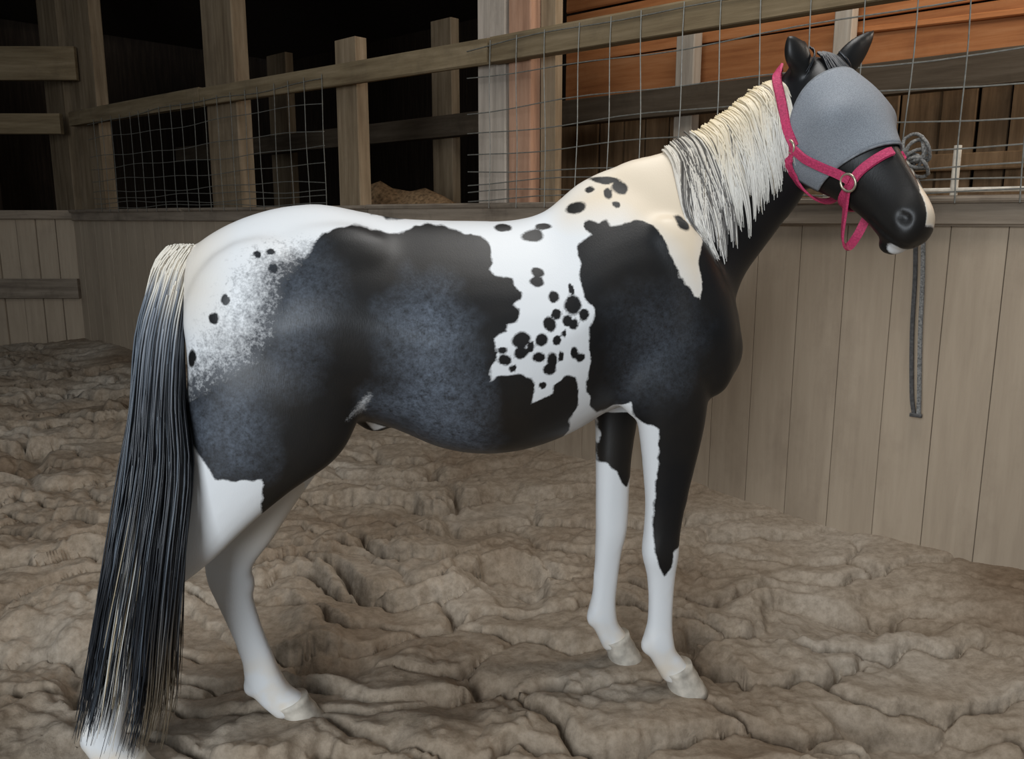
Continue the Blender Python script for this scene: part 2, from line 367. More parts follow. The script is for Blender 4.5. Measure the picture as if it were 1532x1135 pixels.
# ------------------------------------------------------------------ wire fencing on the camera side of the posts
def wire_fence(label, t0, t1, step):
    e = tag(empty('wire_fence', wpt(0, 0, 0), WALL_RZ), label, 'wire fence', 'field wire on the arena wall')
    r = random.Random(int(t0 * 10) + 2)
    zs = (1.395, 1.43, 1.48, 1.53, 1.635, 1.745, 1.85, 2.015, 2.165)
    ph = [r.uniform(0, 6) for _ in zs]
    zz = lambda i, t: zs[i] + 0.010 * math.sin(t * 2.3 + ph[i]) + 0.006 * math.sin(t * 6.1 + ph[i] * 2)
    for i in range(len(zs)):
        pts = [(-(t0 + (t1 - t0) * k / 24), -0.052, zz(i, t0 + (t1 - t0) * k / 24)) for k in range(25)]
        v, f = tube(pts, 0.0030, 5); obj('wire', v, f, M['wire'], e)
    t = t0
    while t <= t1:
        lean = r.uniform(-0.02, 0.02); pts = [(-(t + lean * (z - 1.36) + 0.004 * math.sin(z * 9 + t)), -0.056, z) for z in np.linspace(1.35, 2.19, 9)]
        v, f = tube(pts, 0.0026, 5); obj('wire', v, f, M['wire'], e); t += step * r.uniform(0.95, 1.05)
    return e
wire_fence('square wire mesh above the horse neck and right wall', -1.2, 2.78, 0.190)
wire_fence('square wire mesh left of the narrow stud above the rump', 4.10, 7.9, 0.190)

# gate frame and board behind the wall at the right edge
g = tag(empty('gate_frame', wpt(0.40, 0.14, 0), WALL_RZ), 'pale gate frame of thin bars behind the wall beside the muzzle', 'gate')
for (dx, z1) in ((0.0, 1.56), (-0.255, 1.57), (-0.60, 1.57)):
    timber('upright', (-dx, 0, (z1 + 1.10) / 2), (0.024, 0.024, z1 - 1.10), M['palemetal'], g, jit=0.001)
for zb in (1.40, 1.36, 1.18):
    timber('bar', (0.40, 0, zb), (1.25, 0.020, 0.016), M['palemetal'], g, jit=0.001)
bd = timber('loose_board', wpt(-0.16, 0.42, 1.40), (0.62, 0.04, 0.085), M['pale'], None, (0, 0, WALL_RZ)); tag(bd, 'pale board end lying behind the gate frame at the right edge', 'board')

# ------------------------------------------------------------------ the horse (own frame: x to the head, y to its left, z up)
HRZ = math.radians(9.5); HO = Vector((-0.20, 2.152, 0))
HM = Matrix.Translation(HO) @ Matrix.Rotation(HRZ, 4, 'Z')
P0 = Vector((1.0, -0.05, 1.668)); HL = 0.527                  # poll, head length
_y, _p = math.radians(-68), math.radians(49.5)                 # the head is turned to the right and nods
HA = Vector((math.cos(_y) * math.cos(_p), math.sin(_y) * math.cos(_p), -math.sin(_p))); HLT = Vector((-math.sin(_y), math.cos(_y), 0)); HN = Vector((math.cos(_y) * math.sin(_p), math.sin(_y) * math.sin(_p), math.cos(_p)))
def hp(t, lat, n): return P0 + HA * (t * HL) + HLT * lat + HN * n

def loft(V, F, rings, seg=28, sub=4):
    """rings: (centre, e1, e2, r1, r2up, r2down, pinch) ; e2 is the 'top' direction"""
    rows = []
    for r in rings:
        rows.append([*r[0], *r[1], *r[2], r[3], r[4], r[5], r[6]])
    R = catmull(rows, sub); base = len(V); n = len(R)
    for q in R:
        c = Vector(q[0:3]); e1 = Vector(q[3:6]).normalized(); e2 = Vector(q[6:9]).normalized(); a, bu, bd, pin = q[9:13]
        for k in range(seg):
            th = 2 * PI * k / seg; s_, c_ = math.sin(th), math.cos(th)
            p = 0.86
            x = math.copysign(abs(c_) ** p, c_); y = math.copysign(abs(s_) ** p, s_)
            w = a * x * (1 - pin * max(0, y) ** 1.3)
            V.append(c + e1 * w + e2 * (y * (bu if y > 0 else bd)))
    for i in range(n - 1):
        for k in range(seg):
            A, Bq = base + i * seg + k, base + i * seg + (k + 1) % seg
            F.append([A, Bq, Bq + seg, A + seg])
    for i, flip in ((0, True), (n - 1, False)):
        c = sum((V[base + i * seg + k] for k in range(seg)), Vector()) / seg; V.append(c); ci = len(V) - 1
        for k in range(seg):
            t = [ci, base + i * seg + k, base + i * seg + (k + 1) % seg]; F.append(t[::-1] if flip else t)
def blob(V, F, c, r, rot=(0, 0, 0), seg=18):
    base = len(V); m = Matrix.Identity(3)
    from mathutils import Euler
    m = Euler(rot).to_matrix(); n = 10; c = Vector(c)
    for i in range(n + 1):
        ph = PI * i / n
        for k in range(seg):
            th = 2 * PI * k / seg
            V.append(c + m @ Vector((r[0] * math.sin(ph) * math.cos(th), r[1] * math.sin(ph) * math.sin(th), r[2] * math.cos(ph))))
    for i in range(n):
        for k in range(seg):
            a, b = base + i * seg + k, base + i * seg + (k + 1) % seg; F.append([a, a + seg, b + seg, b])

X, Y_, Z_ = Vector((1, 0, 0)), Vector((0, 1, 0)), Vector((0, 0, 1))
TORSO = [  # s, top, bottom, half width, pinch at top
    (-0.605, 1.17, 0.98, 0.07, 0.1), (-0.585, 1.225, 0.87, 0.135, 0.2), (-0.53, 1.268, 0.78, 0.19, 0.3), (-0.45, 1.305, 0.74, 0.222, 0.36), (-0.36, 1.328, 0.75, 0.238, 0.40),
    (-0.27, 1.333, 0.78, 0.243, 0.42), (-0.18, 1.316, 0.79, 0.243, 0.44), (-0.09, 1.300, 0.755, 0.25, 0.42), (0.0, 1.295, 0.712, 0.26, 0.42),
    (0.10, 1.293, 0.690, 0.265, 0.44), (0.20, 1.294, 0.692, 0.262, 0.48), (0.29, 1.318, 0.712, 0.250, 0.58), (0.37, 1.385, 0.742, 0.232, 0.72), (0.45, 1.425, 0.785, 0.212, 0.76),
    (0.53, 1.435, 0.805, 0.198, 0.72), (0.61, 1.40, 0.815, 0.185, 0.62), (0.69, 1.32, 0.825, 0.172, 0.5), (0.76, 1.20, 0.85, 0.145, 0.35), (0.805, 1.07, 0.91, 0.09, 0.2)]
NECK = [((.42, 1.40), (.74, .90), .150, 0, .5), ((.50, 1.445), (.805, 1.06), .122, 0, .5), ((.60, 1.470), (.835, 1.14), .100, 0, .45), ((.715, 1.525), (.885, 1.215), .086, -.008, .4),
        ((.81, 1.592), (.932, 1.285), .078, -.02, .35), ((.89, 1.645), (.972, 1.35), .075, -.032, .3), ((.965, 1.682), (1.01, 1.43), .070, -.042, .25)]
HEAD = [  # t, dorsal, ventral, half width, pinch
    (-0.10, .005, .10, .055, .1), (-0.02, .036, .14, .080, .1), (0.08, .050, .165, .098, .12), (0.18, .058, .185, .108, .15), (0.28, .062, .196, .113, .2), (0.38, .060, .192, .110, .25),
    (0.48, .054, .170, .094, .3), (0.58, .048, .142, .075, .3), (0.68, .044, .120, .063, .3), (0.78, .040, .106, .058, .25), (0.87, .036, .100, .060, .15),
    (0.94, .024, .092, .057, .1), (0.985, .000, .075, .046, .1), (1.005, -.020, .060, .026, .1)]
# legs: (s, w, z, half fore-aft, half lateral)
NF = [(.585, -.120, 1.00, .115, .060), (.590, -.130, .90, .105, .070), (.603, -.128, .80, .094, .066), (.606, -.122, .72, .082, .058), (.605, -.116, .64, .068, .050), (.602, -.112, .55, .055, .042), (.597, -.110, .48, .050, .040), (.593, -.110, .425, .050, .043), (.594, -.110, .395, .049, .042),
      (.598, -.109, .345, .040, .033), (.600, -.108, .28, .035, .028), (.600, -.107, .20, .035, .028), (.598, -.106, .145, .043, .034), (.615, -.106, .10, .037, .034), (.640, -.106, .062, .040, .037), (.655, -.106, .035, .040, .036)]
FF = [(.535, .110, 1.00, .110, .060), (.535, .120, .90, .10, .068), (.530, .115, .80, .080, .062), (.525, .108, .72, .062, .054), (.518, .100, .62, .052, .046), (.516, .095, .53, .049, .042), (.515, .092, .45, .048, .041), (.513, .090, .395, .045, .041),
      (.505, .088, .33, .039, .034), (.500, .087, .25, .036, .028), (.494, .087, .19, .037, .029), (.490, .087, .14, .043, .034), (.505, .087, .095, .037, .034), (.525, .087, .060, .040, .037), (.535, .087, .035, .040, .036)]
FH = [(-.40, .13, 1.05, .175, .070), (-.385, .12, .90, .165, .085), (-.375, .10, .78, .140, .080), (-.400, .070, .68, .105, .068), (-.450, .040, .58, .080, .055), (-.500, .015, .49, .068, .046), (-.545, -.005, .425, .062, .042), (-.549, -.014, .375, .056, .039),
      (-.538, -.020, .32, .046, .034), (-.515, -.026, .24, .040, .029), (-.490, -.032, .16, .040, .030), (-.474, -.036, .090, .048, .037), (-.448, -.038, .045, .044, .038), (-.420, -.040, .018, .045, .040), (-.405, -.040, .000, .044, .040)]
NH = [(-.40, -.13, 1.05, .190, .085), (-.385, -.145, .92, .205, .095), (-.418, -.150, .80, .190, .090), (-.482, -.155, .71, .134, .078), (-.546, -.160, .62, .096, .064), (-.622, -.172, .53, .076, .050), (-.705, -.188, .455, .062, .042), (-.745, -.198, .41, .057, .039),
      (-.760, -.210, .35, .047, .035), (-.778, -.226, .26, .041, .031), (-.800, -.240, .17, .042, .032), (-.815, -.250, .110, .048, .038), (-.800, -.254, .065, .044, .039), (-.778, -.256, .035, .045, .040), (-.765, -.256, .015, .044, .040)]
def leg_rings(L):
    out = []
    for i, (s, w, z, a, b) in enumerate(L):
        p = Vector(L[max(i - 1, 0)][:3]); q = Vector(L[min(i + 1, len(L) - 1)][:3]); d = (p - q).normalized()
        d = (d + Vector((0, 0, 0.5))).normalized()
        e1 = (X - d * X.dot(d)).normalized(); e2 = d.cross(e1)
        out.append((Vector((s, w, z)), e1, e2, a, b, b, 0.0))
    return out
JOINTS = [((.600, -.110, .415), (.046, .043, .040)), ((.515, .092, .39), (.044, .041, .040)), ((.568, -.106, .135), (.020, .022, .030)), ((.462, .087, .13), (.020, .022, .030)),
          ((-.590, -.006, .425), (.022, .022, .045)), ((-.520, -.012, .355), (.034, .036, .05)), ((-.785, -.196, .425), (.020, .022, .045)), ((-.508, -.036, .075), (.022, .024, .030)), ((-.845, -.250, .095), (.022, .024, .030)),
          ((-.60, -.160, .56), (.030, .030, .09)), ((.625, -.112, .60), (.040, .040, .11)), ((.580, -.104, .26), (.014, .016, .10)), ((.475, .087, .24), (.014, .016, .09)), ((-.528, -.027, .24), (.016, .018, .09))]
def build_body():
    V, F = [], []
    loft(V, F, [(Vector((s, 0, bo + (tp - bo) * 0.52)), Y_, Z_, hw, (tp - bo) * 0.48, (tp - bo) * 0.52, pin) for (s, tp, bo, hw, pin) in TORSO], 36)
    rs = []
    for (tp, bo, hw, w, pin) in NECK:
        a, b = Vector((tp[0], w, tp[1])), Vector((bo[0], w, bo[1])); u = (a - b); l = u.length; rs.append((b + u * 0.5, Y_, u.normalized(), hw, l / 2, l / 2, pin))
    # turn the last ring towards the head
    c = rs[-1]; rs[-1] = (c[0], (Y_ + HLT).normalized(), c[2], *c[3:])
    loft(V, F, rs, 30)
    loft(V, F, [(hp(t, 0, (d - v) / 2), HLT, HN, hw, (d + v) / 2, (d + v) / 2, pin) for (t, d, v, hw, pin) in HEAD], 28)
    for L in (NF, FF, FH, NH): loft(V, F, leg_rings(L), 22)
    for c_, r_ in JOINTS: blob(V, F, c_, r_)
    for sgn in (-1, 1):
        blob(V, F, (.640, sgn * .125, 1.07), (.115, .075, .25), (0, -.35, 0))          # shoulder
        blob(V, F, (.705, sgn * .085, .96), (.105, .085, .11))                          # point of shoulder, breast
        blob(V, F, (.56, sgn * .13, .90), (.12, .065, .13))                             # upper arm
        blob(V, F, (-.41, sgn * .125, 1.06), (.185, .110, .20), (0, .3, 0))             # haunch
        blob(V, F, (-.25, sgn * .100, 1.10), (.24, .105, .19))                           # hip
        blob(V, F, (-.325, sgn * .145, .885), (.115, .085, .135), (0, .5, 0))              # stifle
        blob(V, F, hp(.30, sgn * .066, -.09), (.075, .036, .075))                       # jaw cheek
        blob(V, F, hp(.35, sgn * .088, .012), (.034, .026, .034))                       # eye arch
        blob(V, F, hp(.90, sgn * .036, -.012), (.030, .020, .034))                      # nostril wing
    blob(V, F, (-.17, -.02, .795), (.060, .030, .040), (0, .5, 0))                      # sheath
    blob(V, F, hp(.93, 0, -.088), (.035, .034, .028))                                   # chin
    blob(V, F, (-.605, 0, 1.195), (.03, .035, .05))                                       # dock root
    # ears
    for (b0, tip, side) in ((hp(-.02, -.080, .012), Vector((-.052, -.020, .068)), 1), (hp(-.02, .078, .012), Vector((.088, .0, .098)), -1)):
        rs = []; d = tip.normalized(); e1 = (HLT - d * HLT.dot(d)).normalized(); e2 = d.cross(e1)
        for (k, a, b) in ((-.25, .030, .024), (.0, .033, .026), (.25, .039, .025), (.5, .036, .021), (.75, .023, .015), (.93, .010, .008), (1.0, .005, .005)):
            rs.append((b0 + tip * k, e1, e2, a, b, b, 0))
        loft(V, F, rs, 16, 3)
    o = obj('horse_cage', V, F, M['dark'])
    md = o.modifiers.new('r', 'REMESH'); md.mode = 'VOXEL'; md.voxel_size = 0.0068; md.adaptivity = 0
    dg = bpy.context.evaluated_depsgraph_get(); me = bpy.data.meshes.new_from_object(o.evaluated_get(dg)); bpy.data.objects.remove(o)
    # smoothing: strong on the trunk, light on head and legs
    n = len(me.vertices); co = np.empty(n * 3); me.vertices.foreach_get('co', co); co = co.reshape(-1, 3)
    ed = np.empty(len(me.edges) * 2, np.int32); me.edges.foreach_get('vertices', ed); ed = ed.reshape(-1, 2)
    deg = np.bincount(ed.ravel(), minlength=n).astype(float)
    def lap(c):
        out = np.zeros_like(c)
        for k in range(3):
            out[:, k] = np.bincount(ed[:, 0], c[ed[:, 1], k], n) + np.bincount(ed[:, 1], c[ed[:, 0], k], n)
        return out / deg[:, None]
    rel = co - np.array(P0); th = rel @ np.array(HA) / HL; lat = rel @ np.array(HLT); nn = rel @ np.array(HN)
    head = (th > -.12) & (nn > -.26) & (np.abs(lat) < .16) & (co[:, 2] > 1.1) & (co[:, 0] > .93)
    wt = np.clip((co[:, 2] - .62) / .12, 0.0, 1) * 0.5
    light = np.where(wt > 0, 0, 1)
    for it in range(40):
        L = lap(co); w = np.where(head, 0.5 if it < 5 else 0.0, np.where(wt > .02, wt, 0.5 if it < 6 else 0.0)); co = co + (L - co) * w[:, None]
        if it % 2: co = co - (lap(co) - co) * (w * 0.75)[:, None]
    # nostrils and mouth line
    rel = co - np.array(P0); th = rel @ np.array(HA) / HL; lat = rel @ np.array(HLT); nn = rel @ np.array(HN)
    nd = np.sqrt(((th - .905) * HL / .020) ** 2 + ((nn + .006) / .013) ** 2); dep = np.exp(-nd ** 2 * 1.2) * .014 * head * (np.abs(lat) > .02)
    ml = np.exp(-(((nn + .052) + (0.985 - th) * .14) / .0055) ** 2) * .0045 * head * (th > .80)
    co = co - (np.sign(lat) * (dep + ml))[:, None] * np.array(HLT)[None, :]
    me.vertices.foreach_set('co', co.ravel()); me.polygons.foreach_set('use_smooth', np.ones(len(me.polygons), bool)); me.update()
    return me, co, th, lat, nn, head

PAT = {'black': [[(-0.2868, 1.2405), (-0.2703, 1.2673), (-0.2401, 1.2763), (-0.2067, 1.2822), (-0.1664, 1.2788), (-0.116, 1.2692), (-0.073, 1.2643), (-0.0473, 1.2783), (-0.0041, 1.2814), (0.0369, 1.2702), (0.0791, 1.2653), (0.1126, 1.2479), (0.1296, 1.2307), (0.1276, 1.2061), (0.1193, 1.1805), (0.1315, 1.1608), (0.1541, 1.1605), (0.1744, 1.1542), (0.1756, 1.1377), (0.195, 1.1239), (0.19, 1.1076), (0.1743, 1.096), (0.1845, 1.0854), (0.1779, 1.0633), (0.1443, 1.0611), (0.1432, 1.0416), (0.1207, 1.0317), (0.1241, 0.9858), (0.1131, 0.9624), (0.1009, 0.9224), (0.1196, 0.9397), (0.148, 0.9468), (0.1832, 0.9439), (0.2146, 0.9259), (0.2201, 0.9106), (0.2097, 0.8859), (0.2109, 0.8667), (0.229, 0.8724), (0.2532, 0.8896), (0.2636, 0.9144), (0.2887, 0.9276), (0.3232, 0.9143), (0.3312, 0.8888), (0.3312, 0.8465), (0.3217, 0.7891), (0.3237, 0.737), (0.2994, 0.675), (0.0705, 0.6145), (-0.1671, 0.6452), (-0.2662, 0.6505), (-0.3326, 0.6279), (-0.4404, 0.5398), (-0.4237, 0.6737), (-0.426, 0.6986), (-0.4852, 0.7008), (-0.5263, 0.7116), (-0.5432, 0.7336), (-0.5693, 0.7783), (-0.5909, 0.8197), (-0.6161, 0.8693), (-0.5654, 0.9046), (-0.4882, 0.9476), (-0.416, 0.9843), (-0.3882, 1.0328), (-0.3615, 1.117), (-0.3489, 1.1693), (-0.308, 1.2109)], [(0.3449, 1.2301), (0.3377, 1.1958), (0.3405, 1.1619), (0.3413, 1.116), (0.3684, 1.0816), (0.3559, 1.0473), (0.3515, 0.9743), (0.3491, 0.9115), (0.3753, 0.8392), (0.3961, 0.816), (0.4441, 0.8174), (0.4807, 0.8436), (0.4943, 0.7982), (0.509, 0.7896), (0.5513, 0.7671), (0.5623, 0.719), (0.5569, 0.6421), (0.5597, 0.5668), (0.5603, 0.4741), (0.565, 0.4276), (0.5801, 0.3749), (0.5955, 0.3492), (0.6099, 0.3768), (0.6145, 0.4254), (0.7145, 0.445), (0.7766, 0.7449), (0.8829, 0.8879), (1.0067, 1.2923), (1.0141, 1.6736), (0.8609, 1.6693), (0.8632, 1.5783), (0.8581, 1.5459), (0.8472, 1.4887), (0.8439, 1.4262), (0.8038, 1.3994), (0.7413, 1.3478), (0.7033, 1.2824), (0.6582, 1.2435), (0.6446, 1.2197), (0.6441, 1.1649), (0.6509, 1.1323), (0.6437, 1.1014), (0.6261, 1.1082), (0.6001, 1.1395), (0.5741, 1.1963), (0.5465, 1.246), (0.5292, 1.2813), (0.5016, 1.2959), (0.4639, 1.2927), (0.4358, 1.2749), (0.4283, 1.2959), (0.3956, 1.2845), (0.368, 1.2894), (0.3694, 1.2716), (0.3801, 1.2604), (0.3533, 1.2428)], [(-0.1852, 1.3241), (-0.1462, 1.3195), (-0.0834, 1.3055), (-0.074, 1.2992), (-0.1142, 1.296), (-0.1593, 1.3056)]],
 'white': [[(-0.2304, 0.8263), (-0.2075, 0.8656), (-0.1658, 0.9063), (-0.1506, 0.8956), (-0.1801, 0.8491), (-0.2183, 0.8265)], [(-0.1857, 0.7929), (-0.1592, 0.7834), (-0.1333, 0.7728), (-0.1632, 0.7598)]],
 'roan': [(-0.4604, 1.1878), (-0.3841, 1.2294), (-0.2899, 1.2227), (-0.2937, 1.1523), (-0.3095, 1.0944), (-0.3471, 1.0049), (-0.3939, 0.9494), (-0.473, 0.8904), (-0.5767, 0.8544), (-0.608, 0.9405), (-0.5541, 1.0307), (-0.5247, 1.082), (-0.4843, 1.1415)],
 'cream': [(0.3286, 1.3429), (0.4233, 1.4414), (0.8846, 1.6945), (0.9029, 1.4126), (0.6913, 1.2758), (0.6366, 1.1064), (0.5618, 1.2123), (0.4605, 1.3008), (0.333, 1.3008)],
 'ff': [(0.4616, 0.7952), (0.4631, 0.7237), (0.4655, 0.6061), (0.4831, 0.6112), (0.5132, 0.5878), (0.5318, 0.5589), (0.5502, 0.5419), (0.5672, 0.5751), (0.5783, 0.6718), (0.5944, 0.7903)],
 'bluegrey': [([(-0.1166, 1.0836), (-0.0607, 1.1413), (0.0012, 1.1404), (0.043, 1.0662), (0.0633, 0.9429), (0.111, 0.7168), (-0.0209, 0.7435), (-0.0818, 0.7936), (-0.1605, 0.8732), (-0.0978, 0.9274)], 0.06, 0.75), ([(-0.5881, 0.89), (-0.4856, 0.9387), (-0.4187, 0.953), (-0.4028, 0.8296), (-0.4322, 0.7144), (-0.5214, 0.718), (-0.5795, 0.8106)], 0.05, 0.55), ([(0.4441, 1.0866), (0.5783, 1.0986), (0.6247, 1.0147), (0.5837, 0.8899), (0.458, 0.8601)], 0.07, 0.35), ([(-0.3732, 1.1974), (-0.2855, 1.2183), (-0.242, 1.1445), (-0.3088, 0.9493), (-0.4132, 0.9077)], 0.06, 0.45)],
 'spots': [(-0.4082, 1.218, 0.009, 0.009, 0), (-0.3781, 1.2264, 0.0105, 0.0075, 0), (-0.3745, 1.1888, 0.012, 0.0105, 0), (-0.5061, 1.0796, 0.0138, 0.0135, 0), (-0.4818, 1.1212, 0.0105, 0.012, 0), (-0.5671, 0.9869, 0.0128, 0.0212, -0.2), (-0.5959, 0.9239, 0.0075, 0.0142, 0), (0.1704, 1.2746, 0.0236, 0.0096, 0), (0.238, 1.2569, 0.0282, 0.0175, 0), (0.2674, 1.2778, 0.0226, 0.0097, 0.1), (0.2372, 1.1699, 0.0164, 0.0121, 0), (0.2308, 1.1488, 0.018, 0.012, 0), (0.2673, 1.1167, 0.013, 0.015, 0), (0.3096, 1.1329, 0.008, 0.0136, 0), (0.3103, 1.0965, 0.0227, 0.0258, 0), (0.2712, 1.0775, 0.013, 0.0121, 0), (0.2516, 1.0553, 0.0163, 0.0181, 0), (0.2943, 1.0603, 0.013, 0.0122, 0), (0.3119, 1.0522, 0.0132, 0.0123, 0), (0.3378, 1.0715, 0.0133, 0.0154, 0), (0.2862, 1.0329, 0.0066, 0.0093, 0), (0.2676, 1.0182, 0.0116, 0.0125, 0), (0.1802, 1.0196, 0.0239, 0.0182, 0), (0.1414, 0.9774, 0.0158, 0.0126, 0), (0.1368, 0.9979, 0.0126, 0.0077, 0), (0.1827, 0.9902, 0.0192, 0.0141, 0), (0.2316, 1.0179, 0.0162, 0.0153, 0), (0.2248, 0.9773, 0.0164, 0.0128, 0), (0.2564, 0.9693, 0.0134, 0.0227, 0), (0.2503, 0.9485, 0.0167, 0.0131, 0), (0.2797, 0.9793, 0.0085, 0.013, 0), (0.3156, 0.9835, 0.0105, 0.0147, 0), (0.3285, 0.9711, 0.0107, 0.0116, 0), (0.2368, 0.9095, 0.0101, 0.0101, 0), (0.159, 0.9577, 0.0096, 0.008, 0), (0.2053, 1.0019, 0.0113, 0.0125, 0), (0.3539, 1.3223, 0.0261, 0.015, 0.3), (0.4699, 1.3741, 0.0215, 0.0153, 0), (0.4376, 1.3606, 0.0114, 0.0152, 0), (0.452, 1.3338, 0.0099, 0.01, 0), (0.4379, 1.3947, 0.0388, 0.0103, -0.15), (0.3961, 1.3709, 0.0142, 0.0085, 0.4), (0.6077, 1.2862, 0.0184, 0.0226, 0.3), (0.3725, 1.2797, 0.0095, 0.0097, 0)]}
def inside(poly, x, y):
    p = np.asarray(poly); r = np.zeros(x.shape, bool); j = len(p) - 1
    for i in range(len(p)):
        xi, yi, xj, yj = p[i, 0], p[i, 1], p[j, 0], p[j, 1]
        if yi != yj: r ^= ((yi > y) != (yj > y)) & (x < (xj - xi) * (y - yi) / (yj - yi) + xi)
        j = i
    return r
def pdist(poly, x, y):
    p = np.asarray(poly); d = np.full(x.shape, 9.0)
    for i in range(len(p)):
        a, b = p[i], p[(i + 1) % len(p)]; ab = b - a; l = max(ab @ ab, 1e-12)
        t = np.clip(((x - a[0]) * ab[0] + (y - a[1]) * ab[1]) / l, 0, 1)
        d = np.minimum(d, np.hypot(x - a[0] - t * ab[0], y - a[1] - t * ab[1]))
    return d
def soft(poly, x, y, w):
    d = pdist(poly, x, y); d = np.where(inside(poly, x, y), d, -d); return np.clip(d / (2 * w) + .5, 0, 1)
def paint(co, th, lat, nn, head):
    s, w, z = co.T; n = len(s); jm = np.interp(z, [.45, .75], [.010, .028])
    jx = (fbm(s * 26 + 40, z * 26 + 40, 5, 3) - .44) * jm; jz = (fbm(s * 26 + 90, z * 26 + 10, 9, 3) - .44) * jm
    sx, zx = s + jx, z + jz; black = np.zeros(n); roan = np.zeros(n); cream = np.zeros(n); bluegrey = np.zeros(n)
    if PAT:
        for q, p in enumerate(PAT['black']): black = np.maximum(black, soft(p, sx, zx,   .006 + (.016 * soft(PAT['roan'], s, z, .06) if q == 0 else 0)))
        for (cx, cz, rx, rz, an) in PAT['spots']:
            dx, dz = s + jx * .5 - cx, z + jz * .5 - cz; ca, sa = math.cos(an), math.sin(an)
            d = np.hypot((dx * ca + dz * sa) / rx, (-dx * sa + dz * ca) / rz); k = np.clip((1.3 - d) / .65, 0, 1) * .92; black = np.maximum(black, k)
        dA = pdist(PAT['black'][0], s, z); roan = np.clip(soft(PAT['roan'], sx, zx, .045) * 1.15, 0, 1) * np.clip(1.0 - dA / .15, .16, 1)
        black = black * (1 - .55 * soft(PAT['white'][0], sx, zx, .016)); black = black * (1 - soft(PAT['white'][1], s, z, .006))
        roan = np.clip(roan + soft(PAT['roan'], s, z, .02) * np.clip(1 - dA / .05, 0, 1) * .25, 0, 1.2)
        for p, wd_, am in PAT.get('bluegrey', []): bluegrey = np.maximum(bluegrey, am * soft(p, s + jx * 2, z + jz * 2, wd_))  # soft-edged blue-grey patches over the black of flank, hindquarter and shoulder
        far = (w > .01) & (s > .3) & (z < .76); k = soft(PAT['ff'], sx, zx, .006); black = np.where(far, k, black)
        fh = (w > -.085 + .12 * np.clip((z - .5) / .2, 0, 1)) & (s < -.2) & (z < .72); black = np.where(fh, 0, black)
        cream = np.clip(soft(PAT['cream'], s, z, .05), 0, 1); cream = np.maximum(cream, .55 * np.clip((-s - .46) / .1, 0, 1) * np.clip((z - 1.02) / .12, 0, 1))
    dust = np.clip((.20 - z) / .14, 0, 1) * np.clip((fbm(s * 20 + 3, z * 20 + w * 15 + 7, 19, 3) - .30) * 3, 0, 1); cream = np.maximum(cream, .75 * dust)
    inner = (w > -.06) & (s < -.35) & (z < .62) & (z > .40); cream = np.where(inner, np.maximum(cream, .5 * np.clip((z - .40) / .1, 0, 1)), cream)
    hb = head | (th > -.02) & (s > .98) | ((s > .86) & (z > 1.665) & (np.abs(lat) > .03)) | ((s > .93) & (z > 1.65))
    black = np.where(hb, 1, black)
    # face marking: thin blaze on the far side of the nose that widens on the muzzle, pale lower lip
    bl = np.where(th < .74, .006, np.minimum(.006 + (th - .74) * .22, .026))
    k = np.clip((bl - np.abs(lat - np.where(th < .74, .024, .024 - (th - .74) * .05))) / .006 + .5, 0, 1) * (nn > -.02) * (th > .58) * np.clip((.985 - th) / .02, 0, 1) * hb
    lip = np.clip(1 - np.hypot((th - .985) * HL / .028, (nn + .082) / .022), 0, 1) * 2 * hb
    black = black * (1 - np.clip(np.maximum(k, lip), 0, 1)); cream = np.maximum(cream, np.clip(k, 0, 1) * hb)
    return black, roan, cream, bluegrey
